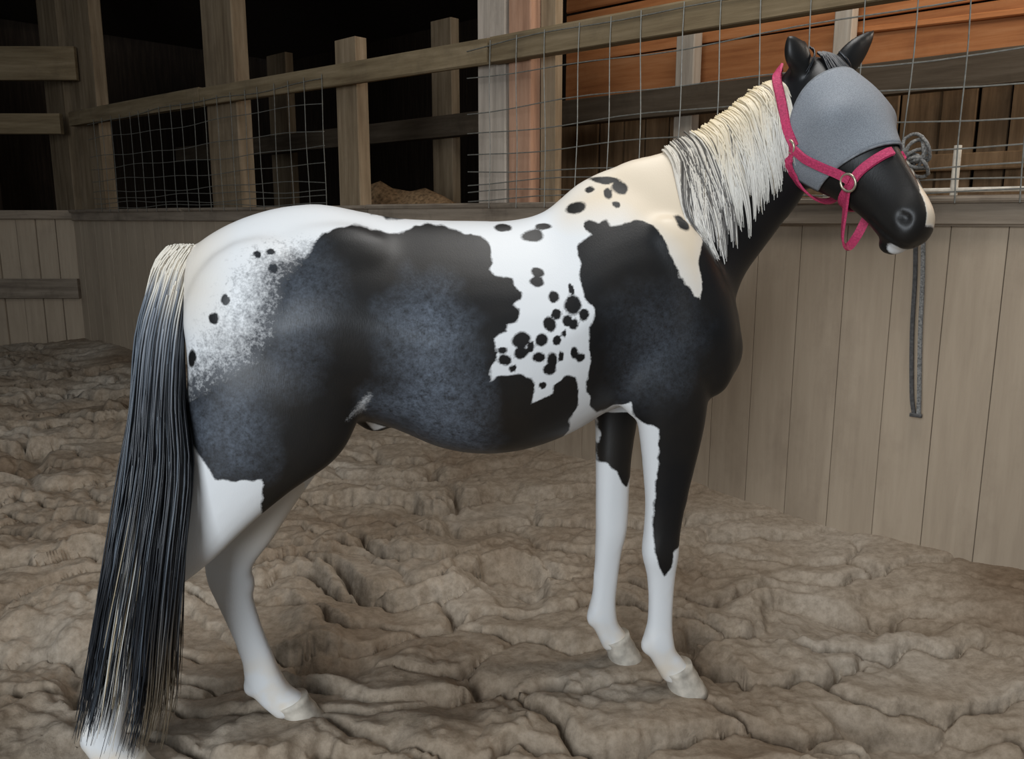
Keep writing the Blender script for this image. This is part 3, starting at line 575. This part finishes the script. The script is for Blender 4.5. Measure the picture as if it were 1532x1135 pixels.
def coat_material():
    m, N, L, b = mat('pinto_coat', 0.42, 0.28)
    at = N.new('ShaderNodeAttribute'); at.attribute_name = 'coat'; sp = N.new('ShaderNodeSeparateColor'); L.new(at.outputs['Color'], sp.inputs[0])
    mp = coords(N, L, (1, 1, 1))
    nz = N.new('ShaderNodeTexNoise'); nz.inputs['Scale'].default_value = 190; nz.inputs['Detail'].default_value = 5; nz.inputs['Roughness'].default_value = .7; L.new(mp.outputs[0], nz.inputs['Vector'])
    n3 = N.new('ShaderNodeTexNoise'); n3.inputs['Scale'].default_value = 75; n3.inputs['Detail'].default_value = 3; L.new(mp.outputs[0], n3.inputs['Vector'])
    def math_(op, a, c):
        q = N.new('ShaderNodeMath'); q.operation = op; q.use_clamp = op == 'ADD'
        for i, v in enumerate((a, c)):
            if isinstance(v, (int, float)): q.inputs[i].default_value = v
            else: L.new(v, q.inputs[i])
        return q.outputs[0]
    # roan ticking: dark flecks among white hairs, denser where the attribute is higher
    mixn = math_('ADD', math_('MULTIPLY', nz.outputs['Fac'], .55), math_('MULTIPLY', n3.outputs['Fac'], .45))
    mr = N.new('ShaderNodeMapRange'); L.new(math_('ADD', mixn, math_('MULTIPLY', sp.outputs[1], .33)), mr.inputs[0]); mr.inputs['From Min'].default_value = .55; mr.inputs['From Max'].default_value = .88
    on = N.new('ShaderNodeMapRange'); L.new(sp.outputs[1], on.inputs[0]); on.inputs['From Max'].default_value = .12
    rk = math_('MULTIPLY', math_('MULTIPLY', mr.outputs[0], on.outputs[0]), .95)
    # soft ragged hair edge
    ed = N.new('ShaderNodeMapRange'); jit = math_('ADD', sp.outputs[0], math_('MULTIPLY', math_('SUBTRACT', nz.outputs['Fac'], .5), .55)); L.new(jit, ed.inputs[0]); ed.inputs['From Min'].default_value = .3; ed.inputs['From Max'].default_value = .7
    wh = N.new('ShaderNodeMix'); wh.data_type = 'RGBA'; wh.inputs['A'].default_value = (.63, .635, .635, 1); wh.inputs['B'].default_value = (.64, .54, .41, 1); L.new(sp.outputs[2], wh.inputs['Factor'])
    gr = N.new('ShaderNodeMix'); gr.data_type = 'RGBA'; gr.inputs['B'].default_value = (.030, .033, .040, 1); L.new(wh.outputs['Result'], gr.inputs['A']); L.new(rk, gr.inputs['Factor'])
    n4 = N.new('ShaderNodeTexNoise'); n4.inputs['Scale'].default_value = 4; n4.inputs['Detail'].default_value = 4; L.new(mp.outputs[0], n4.inputs['Vector'])
    bk = ramp(N, [(.35, (.006, .0065, .0075)), (.7, (.014, .012, .010))]); L.new(n4.outputs['Fac'], bk.inputs[0])
    fin = N.new('ShaderNodeMix'); fin.data_type = 'RGBA'; L.new(gr.outputs['Result'], fin.inputs['A']); a2 = N.new('ShaderNodeAttribute'); a2.attribute_name = 'bluegrey'; tm = N.new('ShaderNodeMix'); tm.data_type = 'RGBA'; tm.inputs['B'].default_value = (.135, .16, .20, 1)
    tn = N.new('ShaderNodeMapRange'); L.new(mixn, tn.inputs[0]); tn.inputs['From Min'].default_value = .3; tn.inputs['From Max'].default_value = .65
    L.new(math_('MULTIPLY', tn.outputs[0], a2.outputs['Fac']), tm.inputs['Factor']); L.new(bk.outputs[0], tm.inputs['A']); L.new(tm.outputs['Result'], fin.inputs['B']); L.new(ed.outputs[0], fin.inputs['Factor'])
    L.new(fin.outputs['Result'], b.inputs['Base Color'])
    b.inputs['Sheen Weight'].default_value = .0
    # short hair grain
    mp2 = coords(N, L, (60, 60, 14)); nh = N.new('ShaderNodeTexNoise'); nh.inputs['Scale'].default_value = 6; nh.inputs['Detail'].default_value = 4; L.new(mp2.outputs[0], nh.inputs['Vector'])
    bp = N.new('ShaderNodeBump'); bp.inputs['Strength'].default_value = .10; bp.inputs['Distance'].default_value = .003; L.new(nh.outputs['Fac'], bp.inputs['Height']); L.new(bp.outputs[0], b.inputs['Normal'])
    return m
def vcol(me, arr, dom='POINT', name='coat'):
    a = me.color_attributes.new(name, 'FLOAT_COLOR', dom); a.data.foreach_set('color', np.column_stack([arr, np.ones(len(arr))]).astype(np.float32).ravel())
body_me, CO, TH, LAT, NN, HEADMASK = build_body()
black, roan, cream, bluegrey = paint(CO, TH, LAT, NN, HEADMASK)
vcol(body_me, np.column_stack([black, roan, cream])); vcol(body_me, np.column_stack([bluegrey, bluegrey, bluegrey]), name='bluegrey')
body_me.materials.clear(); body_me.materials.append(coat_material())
body_me.name = 'horse'
horse = bpy.data.objects.new('horse', body_me); COL.objects.link(horse); horse.location = HO; horse.rotation_euler = (0, 0, HRZ)
tag(horse, 'black and white pinto horse standing side-on in the dirt arena, head turned', 'horse')
tri = []
for p in body_me.polygons: tri.append(tuple(p.vertices))
BVH = BVHTree.FromPolygons([Vector(c) for c in CO], tri)

# hooves: horn capsules under the pasterns, children of the horse
def hoof(L, toe, sole_z, rot=0.0, sc=1.0):
    s, w, z, a, b = L[-1]; V, F = [], []; seg = 24; rows = 7
    for i in range(rows + 1):
        k = i / rows; zz = z + .028 + (sole_z - z - .028) * k
        ra = (.041 + .017 * k) * sc; rb = (.041 + .014 * k) * sc; cx = s - .006 + toe * k
        for j in range(seg):
            th = 2 * PI * j / seg; cx_, sy_ = math.cos(th), math.sin(th)
            back = 0.80 if cx_ < 0 else 1.0
            lip = .003 * math.sin(k * 19) * .4 + (.004 if i == 0 else 0)
            V.append((cx + (ra * back + lip) * cx_, w + (rb + lip) * sy_, zz + (.014 * cx_ * (1 - k))))
    for i in range(rows):
        for j in range(seg):
            a_, b_ = i * seg + j, i * seg + (j + 1) % seg; F.append([a_, a_ + seg, b_ + seg, b_])
    F.append([rows * seg + j for j in range(seg)][::-1]); F.append(list(range(seg)))
    return obj('hoof', V, F, M['hoof'], horse, True)
hoof(NF, .040, -.020, sc=1.05); hoof(FF, .036, -.020); hoof(FH, .042, -.052, sc=1.05); hoof(NH, .042, -.035, sc=1.05)

def hair_material():
    m, N, L, b = mat('horse_hair', 0.38, 0.45)
    at = N.new('ShaderNodeAttribute'); at.attribute_name = 'coat'; L.new(at.outputs['Color'], b.inputs['Base Color']); return m
M['hair'] = hair_material()
def locks(name, paths, parent):
    V, F, Cc = [], [], []
    for pts, rad, cols in paths:
        tube(pts, rad, 3, V, F, cap=False)
        for c in cols: Cc += [c] * 3
    o = obj(name, V, F, M['hair'], parent, True); vcol(o.data, np.array(Cc)); o['kind'] = 'stuff'; return o

# tail: dock centre, half width, then free hanging hair swept to the near side
TAIL = np.array([(-0.600, -.01, 1.238, .026), (-0.624, -0.030, 1.195, 0.034), (-0.632, -0.070, 1.137, 0.036), (-0.642, -0.135, 1.035, 0.040), (-0.644, -0.200, 0.892, 0.044), (-0.649, -0.240, 0.747, 0.062), (-0.673, -0.290, 0.562, 0.071), (-0.703, -0.310, 0.381, 0.083), (-0.729, -0.320, 0.225, 0.095), (-0.759, -0.330, 0.109, 0.097)])
TS = catmull(TAIL, 6)
def tail_at(k):
    q = k * (len(TS) - 1); i = min(int(q), len(TS) - 2); f = q - i; return TS[i] * (1 - f) + TS[i + 1] * f
paths = []; rh = random.Random(12)
def mixc(a, b, k): return tuple(x + (y - x) * k for x, y in zip(a, b))
WHITE, GREY, BLK, TAN = (.72, .70, .66), (.22, .24, .27), (.012, .014, .018), (.20, .15, .09)
for i in range(1500):
    u = rh.uniform(-1, 1); u = math.copysign(abs(u) ** .85, u); v = rh.uniform(-1, 1) * math.sqrt(1 - .8 * u * u); k0 = rh.uniform(0, .16) if rh.random() < .75 else rh.uniform(0, .3)
    k1 = rh.uniform(.72, 1.02); k1 = min(k1, 1.0) if abs(u) < .6 else min(k1, rh.uniform(.8, 1)); n = 20; pts, rad, cols = [], [], []
    if -.62 < u < .16 and rh.random() < .85: k1 = min(k1, rh.uniform(.70, .91))
    tone = rh.random(); ph = rh.uniform(0, 6); am = rh.uniform(.003, .012); pale = (-.62 < u < .02 and v < .1 and rh.random() < .42); du = rh.uniform(-.12, .12)
    for j in range(n):
        k = k0 + (k1 - k0) * j / (n - 1); q = tail_at(k); th_ = .020 + .035 * min(1, k * 2.2)
        uu = u + du * k
        pts.append(Vector((q[0] + uu * q[3] + am * math.sin(ph + k * 7), q[1] + v * th_ + am * math.cos(ph + k * 6), q[2])))
        rad.append((.0021 if k < .2 else .0022) * (1 - .8 * max(0, (j / (n - 1) - .7) / .3)))
        kk = k + (tone - .5) * .14
        c = (.66, .61, .52) if kk < .19 else mixc((.66, .61, .52), GREY, (kk - .19) / .09) if kk < .28 else mixc(GREY, BLK, (kk - .28) / .16) if kk < .44 else BLK
        if tone > .80 and k > .25: c = mixc(c, (.10, .12, .145), .6)
        if pale and kk > .60: c = mixc(c, (.60, .58, .54) if tone < .7 else (.45, .37, .25), min(1, (kk - .60) / .16))
        if u > .45 and kk > .76: c = mixc(c, TAN, .6 * min(1, (kk - .76) / .15))
        cols.append(c)
    paths.append((pts, rad, cols))
tail = locks('tail', paths, horse)

# mane: locks rooted on the crest, falling on the near side of the neck
paths = []
CREST = [(0.560, 1.455), (0.612, 1.488), (0.655, 1.512), (0.735, 1.560), (0.805, 1.612), (0.845, 1.642), (0.866, 1.655)]
CR = catmull(CREST, 8)
def crest_at(k): q = k * (len(CR) - 1); i = min(int(q), len(CR) - 2); f = q - i; return CR[i] * (1 - f) + CR[i + 1] * f
def ln_at(k): return float(np.interp(k, [0, .12, .3, .45, .65, .85, 1], [.16, .30, .34, .31, .27, .25, .22]))
for i in range(125):
    k = .12 + .88 * (i + rh.random()) / 125; c = crest_at(k); w0 = -.02 * k - .012
    p0, nr, _, _ = BVH.find_nearest(Vector((c[0], w0, c[1] + .02)))
    p = p0.copy(); ln = ln_at(k) * rh.uniform(.70, 1.08); n = 14; st = ln / (n - 1)
    fwd = rh.uniform(.12, .36); tone = rh.random(); edge = np.clip((k - .13) / .06, .25, 1)
    dark = (.17 < k < .50) and rh.random() < (.40 if k < .40 else .2)
    mid, nrm = [], []; wav = rh.uniform(-.25, .25)
    for j in range(n):
        f = j / (n - 1); mid.append(p.copy()); nrm.append(nr)
        d = Vector((fwd * (1 - .4 * f) + wav * math.sin(f * 4), -1.3 if f < .18 else 0, -1.0 if f > .1 else -.35)); d = (d - nr * d.dot(nr))
        if d.length < 1e-4: d = Vector((0, -1, -.3))
        p = p + d.normalized() * st; p, nr, _, _ = BVH.find_nearest(p)
    for q in range(15):
        ox = rh.gauss(0, .008); lift = rh.uniform(.0015, .011) * edge * (1 if k < .85 else .5); l2 = rh.uniform(.78, 1.0); pts, rad, cols = [], [], []; tn = rh.uniform(-.06, .06); odd = rh.random()
        for j in range(n):
            f = j / (n - 1); jj = f * l2 * (n - 1); a0 = min(int(jj), n - 2); ff = jj - a0
            pm = mid[a0].lerp(mid[a0 + 1], ff); nm = nrm[a0]
            pts.append(pm + X * (ox * (1 - .72 * f ** 1.5) + .003 * math.sin(i + f * 5)) + nm * (.0015 + lift * (1 - .6 * f)) + Z_ * (.002 * (1 - min(1, f * 4))))
            rad.append(.0026 * (1 - .8 * f ** 2) + .0003)
            top = mixc((.62, .50, .31), (.66, .63, .57), min(1, f * 1.5)) if k > .38 else mixc((.56, .50, .41), (.66, .63, .58), f)
            if dark and odd < .8: top = mixc((.09, .078, .062), (.16, .15, .14), f)
            elif odd > .95: top = (.34, .29, .22)
            cols.append(tuple(max(0, x + tn * x) for x in top))
        paths.append((pts, rad, cols))
mane = locks('mane', paths, horse)
# forelock and bridle-path hair between the ears
paths = []
for i in range(150):
    l0 = rh.uniform(-.036, .036); p, nr, _, _ = BVH.find_nearest(hp(rh.uniform(-.08, .0), l0, .055)); pts, rad = [], []; ln = rh.uniform(.05, .09); sp_ = l0 * .4 + rh.uniform(-.02, .02)
    for j in range(8):
        f = j / 7; pts.append(p + nr * (.010 * (1 - f) + .003)); rad.append(.0028 * (1 - .8 * f) + .0004)
        d = HA + HLT * (l0 * 5 + sp_ * 3); d = (d - nr * d.dot(nr)).normalized(); p = p + d * ln / 7; p, nr, _, _ = BVH.find_nearest(p)
    paths.append((pts, rad, [BLK] * 8))
forelock = locks('forelock', paths, horse)

# surface of the head as seen from its own axis: t along the nose, ang round it (0 = face, +90 = near cheek)
def skin(t, ang, off=0.0):
    a = math.radians(ang); d = HN * math.cos(a) - HLT * math.sin(a); c = hp(t, 0, -.05)
    cap = .125 if abs((ang + 180) % 360 - 180) < 120 else .150
    p, n, _, dist = BVH.ray_cast(c, d)
    if p is None or dist > cap: p = c + d * cap; n = d
    return p + d * off, (n + d).normalized()
def strap(name, ctrl, parent, width=.024, off=.004, closed=False, material='pink', n=10, thick=.005):
    C_ = [(*c, off)[:3] for c in ctrl]
    if closed: C_ = C_ + [C_[0]]
    R = catmull(C_, n)
    if closed: R = R[:-1]
    P, Nn = [], []
    for t, a, o in R:
        p, q = skin(t, a, o); P.append(p); Nn.append(q)
    for _ in range(3):
        P = [P[i] if (not closed and i in (0, len(P) - 1)) else (P[i - 1] + P[i] * 2 + P[(i + 1) % len(P)]) / 4 for i in range(len(P))]
    P = [p + q * .002 for p, q in zip(P, Nn)]
    v, f = ribbon(P, Nn, width, thick, closed); return obj(name, v, f, M[material], parent, False)

# fly mask: shell of grey mesh over forehead, eyes and cheeks
def fly_mask():
    V, F = [], []; na, nt = 56, 26; edge0, edge1 = [], []
    for i in range(na + 1):
        a = -140 + 285 * i / na; x = abs(a)
        t0 = float(np.interp(x, [0, 54, 85, 105, 125, 150], [.10, .105, .15, .24, .34, .44])); t1 = float(np.interp(x, [0, 38, 87, 115, 150], [.575, .552, .535, .53, .52]))
        for j in range(nt + 1):
            t = t0 + (t1 - t0) * j / nt; p, n = skin(t, a, .009)
            bul = .020 * math.exp(-((t - .32) / .14) ** 2 - ((x - 58) / 32) ** 2) + .010 * math.exp(-((t - .30) / .16) ** 2 - (x / 40) ** 2)
            V.append(p + n * bul)
    W_ = nt + 1
    co = np.array([tuple(v) for v in V]).reshape(na + 1, W_, 3)
    for _ in range(8):
        c2 = co.copy(); c2[1:-1] = (co[:-2] + 2 * co[1:-1] + co[2:]) / 4; co = c2.copy(); co[:, 1:-1] = (c2[:, :-2] + 2 * c2[:, 1:-1] + c2[:, 2:]) / 4
    V = [Vector(c) for c in co.reshape(-1, 3)]
    for i in range(na):
        for j in range(nt): k = i * W_ + j; F.append([k, k + 1, k + W_ + 1, k + W_])
    m, N, L, b = mat('grey_mesh_fabric', 0.75, 0.25)
    mp = coords(N, L, (1, 1, 1)); ck = N.new('ShaderNodeTexVoronoi'); ck.inputs['Scale'].default_value = 420; L.new(mp.outputs[0], ck.inputs['Vector'])
    r = ramp(N, [(.1, (.125, .138, .155)), (.6, (.215, .23, .25))]); L.new(ck.outputs['Distance'], r.inputs[0]); L.new(r.outputs[0], b.inputs['Base Color'])
    o = obj('fly_mask', V, F, m, None, True); sd = o.modifiers.new('s', 'SOLIDIFY'); sd.thickness = .0025
    o.matrix_world = HM
    tag(o, 'grey mesh fly mask over the eyes and cheeks of the horse', 'fly mask')
    for row, nm in ((0, 'binding'), (nt, 'binding')):
        pts = [V[i * W_ + row] for i in range(na + 1)]; v, f = tube(pts, .0032, 6); obj(nm, v, f, plain('grey_binding', (.17, .18, .19), .8, .2), o, True)
    return o
fly_mask()

halter = empty('halter'); halter.matrix_world = HM
tag(halter, 'bright pink webbing halter with metal rings on the black horse head', 'halter')
RT, RA = .617, 90
strap('noseband', [(.617 + .012 * (a > 90 and a < 270) - .014 * math.cos(math.radians(a)), a) for a in range(0, 360, 24)], halter, .025, .004, True, n=4)
for sg in (1, -1):
    strap('cheek_strap', [(RT, sg * RA), (.56, sg * 97, .008), (.505, sg * 103, .012), (.44, sg * 107, .018), (.39, sg * 109, .019), (.318, sg * 111, .012)], halter, .024, .008)
CR_PTS = [(.899, -.135, 1.475), (.890, -.110, 1.520), (.884, -.092, 1.565), (.880, -.070, 1.615), (.882, -.045, 1.660), (.893, -.018, 1.690), (.915, .010, 1.690), (.935, .035, 1.665), (.950, .05, 1.62), (.965, .055, 1.56), (.985, .045, 1.50)]
P, Nn = [], []
for c in catmull(CR_PTS, 5):
    p, n, _, _ = BVH.find_nearest(Vector(c)); P.append(p + n * (.020 if p.z > 1.56 else .009)); Nn.append(n)
for _ in range(6): P = [P[i] if i in (0, len(P) - 1) else (P[i - 1] + P[i] * 2 + P[i + 1]) / 4 for i in range(len(P))]
v, f = ribbon(P, Nn, .024, .005); obj('crown_strap', v, f, M['pink'], halter)
strap('throat_strap', [(.318, 111, .012), (.37, 126, .012), (.43, 142, .014), (.50, 158, .016), (.53, 180, .016), (.50, 202, .016), (.43, 218, .014), (.37, 234, .012), (.318, 249, .012)], halter, .022, .008)
# loose chin strap hanging under the jaw
pr, _ = skin(RT + .01, 96, .010); pl_, _ = skin(RT + .01, -96, .010)
mid = hp(.80, -.012, -.185)
cp = catmull([pr, hp(.70, -.052, -.120), hp(.77, -.034, -.170), mid, hp(.76, .02, -.165), hp(.69, .045, -.115), pl_], 8)
v, f = ribbon([Vector(c) for c in cp], [-(HN * 1.0) - HLT * (1 - 2 * i / (len(cp) - 1)) * 1.2 for i in range(len(cp))], .022, .005); obj('chin_strap', v, f, M['pink'], halter)
def ring(t, a, rad, parent, name='ring'):
    p, n = skin(t, a, .016); u = (HA - n * HA.dot(n)).normalized(); w = n.cross(u)
    pts = [p + u * math.cos(2 * PI * k / 20) * rad * 1.15 + w * math.sin(2 * PI * k / 20) * rad for k in range(21)]
    v, f = tube(pts, .0034, 6, cap=False); return obj(name, v, f, M['metal'], parent, True)
for sg in (1, -1):
    ring(RT + .008, sg * 92, .019, halter); ring(.318, sg * 111, .015, halter)

# lead rope tied on the fence: a tangle of coils, a pale cord end, a doubled strap hanging down the boards
lead = tag(empty('lead_rope', wpt(0, 0, 0), WALL_RZ), 'dark doubled lead rope tied on the fence, hanging down beside the muzzle', 'rope')
rk = random.Random(5)
def lp(t, off, z): return Vector((-t, off, z))
TT, TZ = .470, 1.512
for q in range(7):
    a0 = rk.uniform(0, 6); r1, r2 = rk.uniform(.030, .062), rk.uniform(.018, .040); pts = []
    for k in range(26):
        a = a0 + k / 25 * 2 * PI * rk.choice((1.0, 1.0)); pts.append(lp(TT + r1 * math.cos(a) * .8 + rk.uniform(-.002, .002), -.085 + .018 * math.sin(a * 2 + q), TZ + .01 * (q - 3) + r2 * math.sin(a) + .35 * r1 * math.cos(a + q)))
    v, f = tube(pts, .0065, 6); obj('coil', v, f, M['rope'], lead, True)
v, f = tube([lp(*c) for c in catmull([(.53, -.075, 1.515), (.500, -.095, 1.50), (.475, -.098, 1.46), (.468, -.085, 1.40), (.470, -.062, 1.34)], 6)], .006, 6); obj('cord_end', v, f, M['palerope'], lead, True)
for (dt, dz, mm) in ((.013, 0.0, 'strap'), (-.013, .006, 'rope')):
    cpt = catmull([(.51, -.070, 1.50), (.462 + dt, -.060, 1.39), (.452 + dt, -.050, 1.30), (.440 + dt, -.034, 1.10), (.432 + dt * 1.1, -.030, .88), (.415 + dt, -.030, .66), (.405 + dt * .6, -.030, .575 + dz)], 8)
    P = [lp(*c) for c in cpt]; v, f = ribbon(P, [Vector((0, -1, 0))] * len(P), .016, .007); obj('hanging_strap', v, f, M[mm], lead)
v, f = beam_mesh(.042, .012, .014, .003); o = obj('strap_end', v, f, M['strap'], lead); o.location = lp(.405, -.036, .575)
